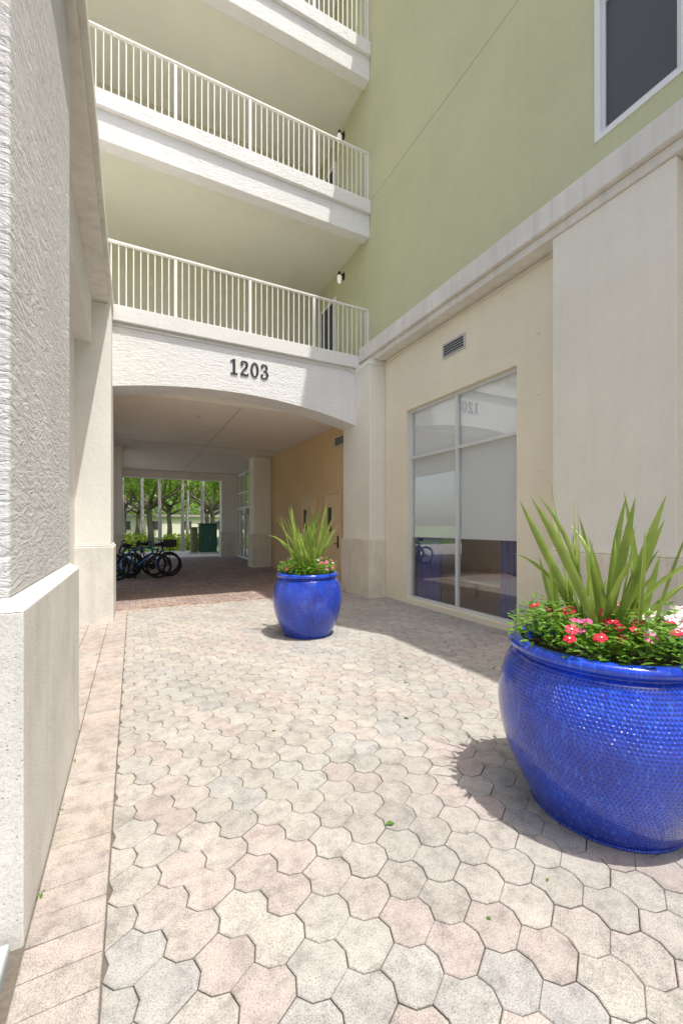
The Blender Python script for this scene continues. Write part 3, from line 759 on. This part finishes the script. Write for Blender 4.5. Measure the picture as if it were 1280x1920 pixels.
rr=random.Random(9)
for (x,y,sc_) in ((1.17,1.72,.05),(1.9,2.6,.04),(2.3,3.2,.04),(1.2,1.15,.02),(2.5,3.6,.045),(2.0,4.4,.04),(.9,2.9,.03),(1.55,1.15,.018)):
    m=MB(); a=rr.uniform(0,6.28); leaf(m,Vector((0,0,.004)),Vector((math.cos(a),math.sin(a),.1)),Vector((0,0,1)),sc_,sc_*.6)
    mk("fallen_leaf",m,M['weed'],label="small green fallen leaf on the pavers",cat="leaf",loc=(x,y,0),group="fallen leaves on the paving")
for (x,y,n_) in((-.343,2.05,8),(-.343,2.6,8),(-.342,3.1,5)):
    m=MB()
    for i in range(n_):
        a=rr.uniform(0,6.28); leaf(m,Vector((rr.uniform(-.004,.012),rr.uniform(-.03,.03),0)),Vector((abs(math.cos(a)),math.sin(a),rr.uniform(.6,1.5))),Vector((.1,0,1)),rr.uniform(.012,.022),.008)
    mk("weed",m,M['weed'],label="tiny green weed in the joint along the wall",cat="weed",loc=(x,y,-.005),group="weeds along the wall base")

# ------------------------------------------------------------ bicycles
def bicycle(x,y,rotz,paint,lab,flip=1,basket=False):
    e=empty("bicycle",(x,y,0),lab,"bicycle",group="bicycles parked in the passage")
    e.rotation_euler=(0,0,rotz)
    def sub(nm,mb,mat,p=None,smooth=True):
        o_=mk(nm,mb,mat,None,smooth=smooth); o_.parent=p or e; return o_
    RW=.345
    for wx in(-.53,.53):
        wh=bpy.data.objects.new("wheel",None); wh.empty_display_size=.1; col.objects.link(wh); wh.parent=e; wh.location=(wx,0,RW)
        ring=lambda r: [(r*math.cos(a*math.pi/16),0,r*math.sin(a*math.pi/16)) for a in range(32)]
        sub("tyre",MB().path(ring(RW-.024),.026,8,closed=True),M['black'],wh)
        sub("rim",MB().path(ring(RW-.056),.012,6,closed=True),M['bikerim'],wh)
        s_=MB().tube((0,-.04,0),(0,.04,0),.018,8)
        for q in range(20):
            a=q*math.pi/10; s_.tube((0,.02*(1 if q%2 else -1),0),((RW-.06)*math.cos(a),0,(RW-.06)*math.sin(a)),.0022,4)
        sub("spokes",s_,M['steel'],wh)
    f=MB(); bb=(-.08,0,.30); st=(-.22,0,.80); ht=(.33,0,.90); hb=(.375,0,.74)
    f.tube(bb,st,.022); f.tube(st,ht,.021); f.tube(bb,hb,.028); f.tube(ht,hb,.026)
    for sy in(-.05,.05):
        f.tube((bb[0],sy*.6,bb[2]),(-.53,sy,RW),.012); f.tube((st[0],sy*.4,st[2]-.03),(-.53,sy,RW),.011); f.tube((hb[0],sy,hb[2]-.02),(.53,sy,RW),.015)
    f.tube((hb[0],-.05,hb[2]-.02),(hb[0],.05,hb[2]-.02),.015)
    sub("frame",f,paint)
    h=MB().tube(ht,(.31,0,1.03),.014); h.path([(.22,-.30,1.06),(.30,-.24,1.05),(.33,-.1,1.03),(.33,.1,1.03),(.30,.24,1.05),(.22,.30,1.06)],.012); sub("handlebar",h,M['bikeblack'])
    sd=MB().tube(st,(-.245,0,.92),.013); 
    sd.path([(-.38,0,.95),(-.32,0,.955),(-.22,0,.95),(-.12,0,.94)],[.055,.07,.035,.015],10); sub("saddle",sd,M['black'])
    c=MB().tube((bb[0],-.06,bb[2]),(bb[0],.06,bb[2]),.02); c.tube((bb[0],-.065,bb[2]),(bb[0],-.055,bb[2]),.09,20); c.tube((bb[0],-.07,bb[2]),(bb[0]+.12,-.07,bb[2]-.12),.009); c.tube((bb[0],.07,bb[2]),(bb[0]-.12,.07,bb[2]+.12),.009); c.box(bb[0]+.08,bb[0]+.16,-.15,-.07,bb[2]-.13,bb[2]-.11); c.box(bb[0]-.16,bb[0]-.08,.07,.15,bb[2]+.11,bb[2]+.13)
    c.tube((bb[0],-.06,bb[2]+.088),(-.53,-.06,RW+.03),.004,4); c.tube((bb[0],-.06,bb[2]-.088),(-.53,-.06,RW-.03),.004,4)
    sub("crankset",c,M['dark'])
    if basket:
        b=MB().box(-.72,-.36,-.14,.14,.86,1.08); b.tube((-.53,-.06,RW),(-.55,-.06,.86),.008); b.tube((-.53,.06,RW),(-.55,.06,.86),.008); sub("carrier_box",b,M['black'],None,False)
    return e
bicycle(.12,12.7,0.06,M['bikeblue'],"blue bicycle leaning by the rack in the passage")
bicycle(.42,13.1,math.pi-.05,M['bikeblack'],"black bicycle with rear carrier box in the passage",basket=True)
bicycle(.02,13.4,math.pi+.04,M['bikeblack'],"black bicycle parked between two others")
bicycle(.45,13.75,.04,M['bikeblack'],"black bicycle parked at the end of the rack")
r_=empty("bicycle_rack",(-.1,13.2,0),"dark green steel hoop bicycle rack in the passage","bicycle rack")
for yy in(12.9,13.25):
    mk("rack_hoop",MB().path([(-.25,yy,0),(-.25,yy,.75),(-.2,yy,.84),(-.1,yy,.88),(0,yy,.84),(.05,yy,.75),(.05,yy,0)],.028,10),M['bikegreen'],r_,smooth=True)

# ------------------------------------------------------------ beyond the passage
def util(x0,x1,y0,y1,z,mat,lab,nm="utility_cabinet"):
    e=empty(nm,((x0+x1)/2,(y0+y1)/2,0),lab,"utility cabinet")
    mk("cabinet_body",MB().box(x0,x1,y0,y1,.08,z),mat,e,bevel=.03)
    mk("cabinet_plinth",MB().box(x0-.06,x1+.06,y0-.06,y1+.06,-.01,.079),M['concrete'],e,bevel=.01)
    mk("cabinet_lid",MB().box(x0-.04,x1+.04,y0-.04,y1+.04,z+.001,z+.06),mat,e,bevel=.02)
    xm_=(x0+x1)/2
    mk("door",MB().box(x0+.06,xm_-.01,y0-.02,y0-.001,.16,z-.08),mat,e,bevel=.006)
    mk("door",MB().box(xm_+.01,x1-.06,y0-.02,y0-.001,.16,z-.08),mat,e,bevel=.006)
    mk("handle",MB().box(xm_+.03,xm_+.06,y0-.045,y0-.021,z*.45,z*.6),M['steel'],e)
util(3.15,4.0,22.6,23.4,1.55,M['cabinet'],"dark green metal utility cabinet on the pavement")
util(2.75,3.08,23.0,23.6,1.35,M['cabtan'],"olive tan utility box beside the green cabinet")
util(4.2,5.3,22.3,23.2,1.7,M['cabinet'],"dark green metal utility cabinet on the pavement")
def leafcloud(clumps,n,size,seed):
    rr=random.Random(seed); m=MB()
    tot=sum(c[3]**2 for c in clumps)
    for c in clumps:
        kx=int(n*c[3]**2/tot)
        for i in range(kx):
            d=Vector((rr.gauss(0,1),rr.gauss(0,1),rr.gauss(0,1))).normalized()*(c[3]*rr.random()**.35)
            p=Vector(c[:3])+Vector((d.x,d.y,d.z*c[4]))
            a=Vector((rr.gauss(0,1),rr.gauss(0,1),rr.gauss(0,.6))).normalized(); b=a.orthogonal().normalized(); b=(Matrix.Rotation(rr.uniform(0,6.28),3,a)@b)
            c2=a.cross(b); s_=size*rr.uniform(.6,1.3)
            m.add([p-b*s_*.5,p+c2*s_*.28,p+b*s_*.5,p-c2*s_*.28],[(0,1,2,3)])
    return m
def oak_parts(seed):
    rr=random.Random(seed); tr=MB(); cl=[]
    tr.path([(0,0,-.1),(.05,.03,.8),(.0,.1,1.7),(.1,.1,2.4)],[.20,.16,.14,.12],10)
    for q in range(8):
        a=q*math.pi/4+rr.uniform(-.3,.3); L=rr.uniform(1.6,2.8); h=rr.uniform(1.4,3.0); z0=rr.uniform(1.7,2.4)
        e=(math.cos(a)*L,math.sin(a)*L,z0+h)
        mid=(math.cos(a+.2)*L*.5,math.sin(a+.2)*L*.5,z0+h*.35)
        tr.path([(.05,.08,z0),mid,e],[.09,.06,.03],7)
        m2=(e[0]*.8+rr.uniform(-.8,.8),e[1]*.8+rr.uniform(-.8,.8),e[2]+.5)
        tr.path([mid,m2],[.05,.02],6)
        cl.append((*e,rr.uniform(.9,1.3),.6)); cl.append((*m2,rr.uniform(.7,1.1),.6))
        cl.append((e[0]*1.35,e[1]*1.35,e[2]-.6,rr.uniform(.5,.8),.6))
    for q in range(6): cl.append((rr.uniform(-1.6,1.6),rr.uniform(-1.6,1.6),rr.uniform(4.4,5.8),rr.uniform(.8,1.3),.6))
    return tr,leafcloud(cl,4200,.24,seed)
protos=[oak_parts(sd) for sd in (1,2,3)]
meshcache={}
spots=[(-2.6,31,0,1.15),(1.2,34,1,1.35),(5.4,32,2,1.2),(9.5,33,0,1.3),(-.8,40,2,1.4),(3.4,47,1,1.5),(7.2,46,0,1.5),(-4.5,46,1,1.4),(12,47,2,1.4),(.4,52,0,1.5),(10,40,1,1.3)]
for i,(x,y,pi,sc_) in enumerate(spots):
    e=empty("oak_tree",(x,y,0),"leafy green oak tree in the lawn by the road","tree",group="oak trees beyond the passage")
    if pi not in meshcache:
        ta=mk("trunk",protos[pi][0],M['bark'],None,smooth=True); ca=mk("crown",protos[pi][1],M['oakleaf'],None)
        meshcache[pi]=(ta.data,ca.data); obs=(ta,ca)
    else:
        obs=[]
        for nm,dt in zip(("trunk","crown"),meshcache[pi]):
            o_=bpy.data.objects.new(nm,dt); col.objects.link(o_); obs.append(o_)
    for o_ in obs: o_.parent=e
    e.rotation_euler=(0,0,i*1.3); e.scale=(sc_,sc_,sc_)
pt=MB(); pt.path([(0,0,-.1),(.03,0,1.5),(.0,.03,4),(.05,0,7)],[.13,.095,.085,.08],10)
pf=MB(); rr=random.Random(77)
for q in range(16):
    a=q*2*math.pi/16+rr.uniform(-.1,.1); up=rr.uniform(.1,.9); p=Vector((.05,0,7)); ang=up
    d=Vector((math.cos(a),math.sin(a),0)); sd=Vector((-math.sin(a),math.cos(a),0))
    for st_ in range(14):
        q0=p.copy(); p=p+(d*math.cos(ang)+Vector((0,0,math.sin(ang))))*.17; ang-=.13
        for sg in(-1,1):
            tip=q0+sd*sg*.55*math.sin((st_+1)/15*math.pi*.9+.2)+d*.2-Vector((0,0,.22))
            pf.add([q0,q0+d*.05,tip],[(0,1,2)])
pm=None
for (x,y) in((2.55,25.2),(1.35,25.4),(3.6,25.0),(-.55,25.3),(3.3,29.5),(.5,28.2),(6.5,28)):
    e=empty("palm_tree",(x,y,0),"slender grey trunked palm beyond the passage","palm tree",group="palms beyond the passage")
    if pm is None:
        a_=mk("trunk",pt,M['palmbark'],None,smooth=True); b_=mk("crown",pf,M['palmleaf'],None); pm=(a_.data,b_.data)
    else:
        a_=bpy.data.objects.new("trunk",pm[0]); b_=bpy.data.objects.new("crown",pm[1]); col.objects.link(a_); col.objects.link(b_)
    a_.parent=e; b_.parent=e; e.rotation_euler=(0,0,x)
def hedge(x0,x1,y0,y1,h,seed):
    rr=random.Random(seed); m=MB()
    for i in range(int((x1-x0)*(y1-y0)*h*650)):
        p=Vector((rr.uniform(x0,x1),rr.uniform(y0,y1),rr.uniform(.02,h)+.06*math.sin(i*.7)))
        a=Vector((rr.gauss(0,1),rr.gauss(0,1),rr.gauss(0,1))).normalized(); b=a.orthogonal().normalized(); c=a.cross(b); s_=rr.uniform(.05,.11)
        m.add([p-b*s_,p+c*s_*.6,p+b*s_,p-c*s_*.6],[(0,1,2,3)])
    return m
for (a,b,c_,d,h) in((-1.2,.7,26.6,27.5,1.0),(1.6,3.9,26.2,27.0,.95),(5.2,7.5,26.2,27.0,.95)):
    mk("hedge",hedge(a,b,c_,d,h,int(a*10)),M['hedge'],label="clipped yellow green hedge on the lawn",cat="hedge",group="hedges beyond the passage",)
mk("far_trees",leafcloud([(x,66+4*math.sin(x),5.5+1.5*math.sin(x*1.7),3.6,.9) for x in range(-24,38,3)],12000,.6,99),M['oakleaf'],kind="stuff",label="dense green trees in the distance")
fb=empty("low_building",(4,56,0),"low pale building beyond the trees","building")
mk("wall",MB().box(-14,20,56,60,0,2.6),M['pier'],fb,bevel=.02)
mk("roof",MB().box(-14.3,20.3,55.7,60.3,2.601,2.85),M['palmbark'],fb)
for q in range(9):
    mk("window",MB().box(-12+q*3.5,-10.8+q*3.5,55.95,55.998,1.0,2.0),M['screen'],fb)
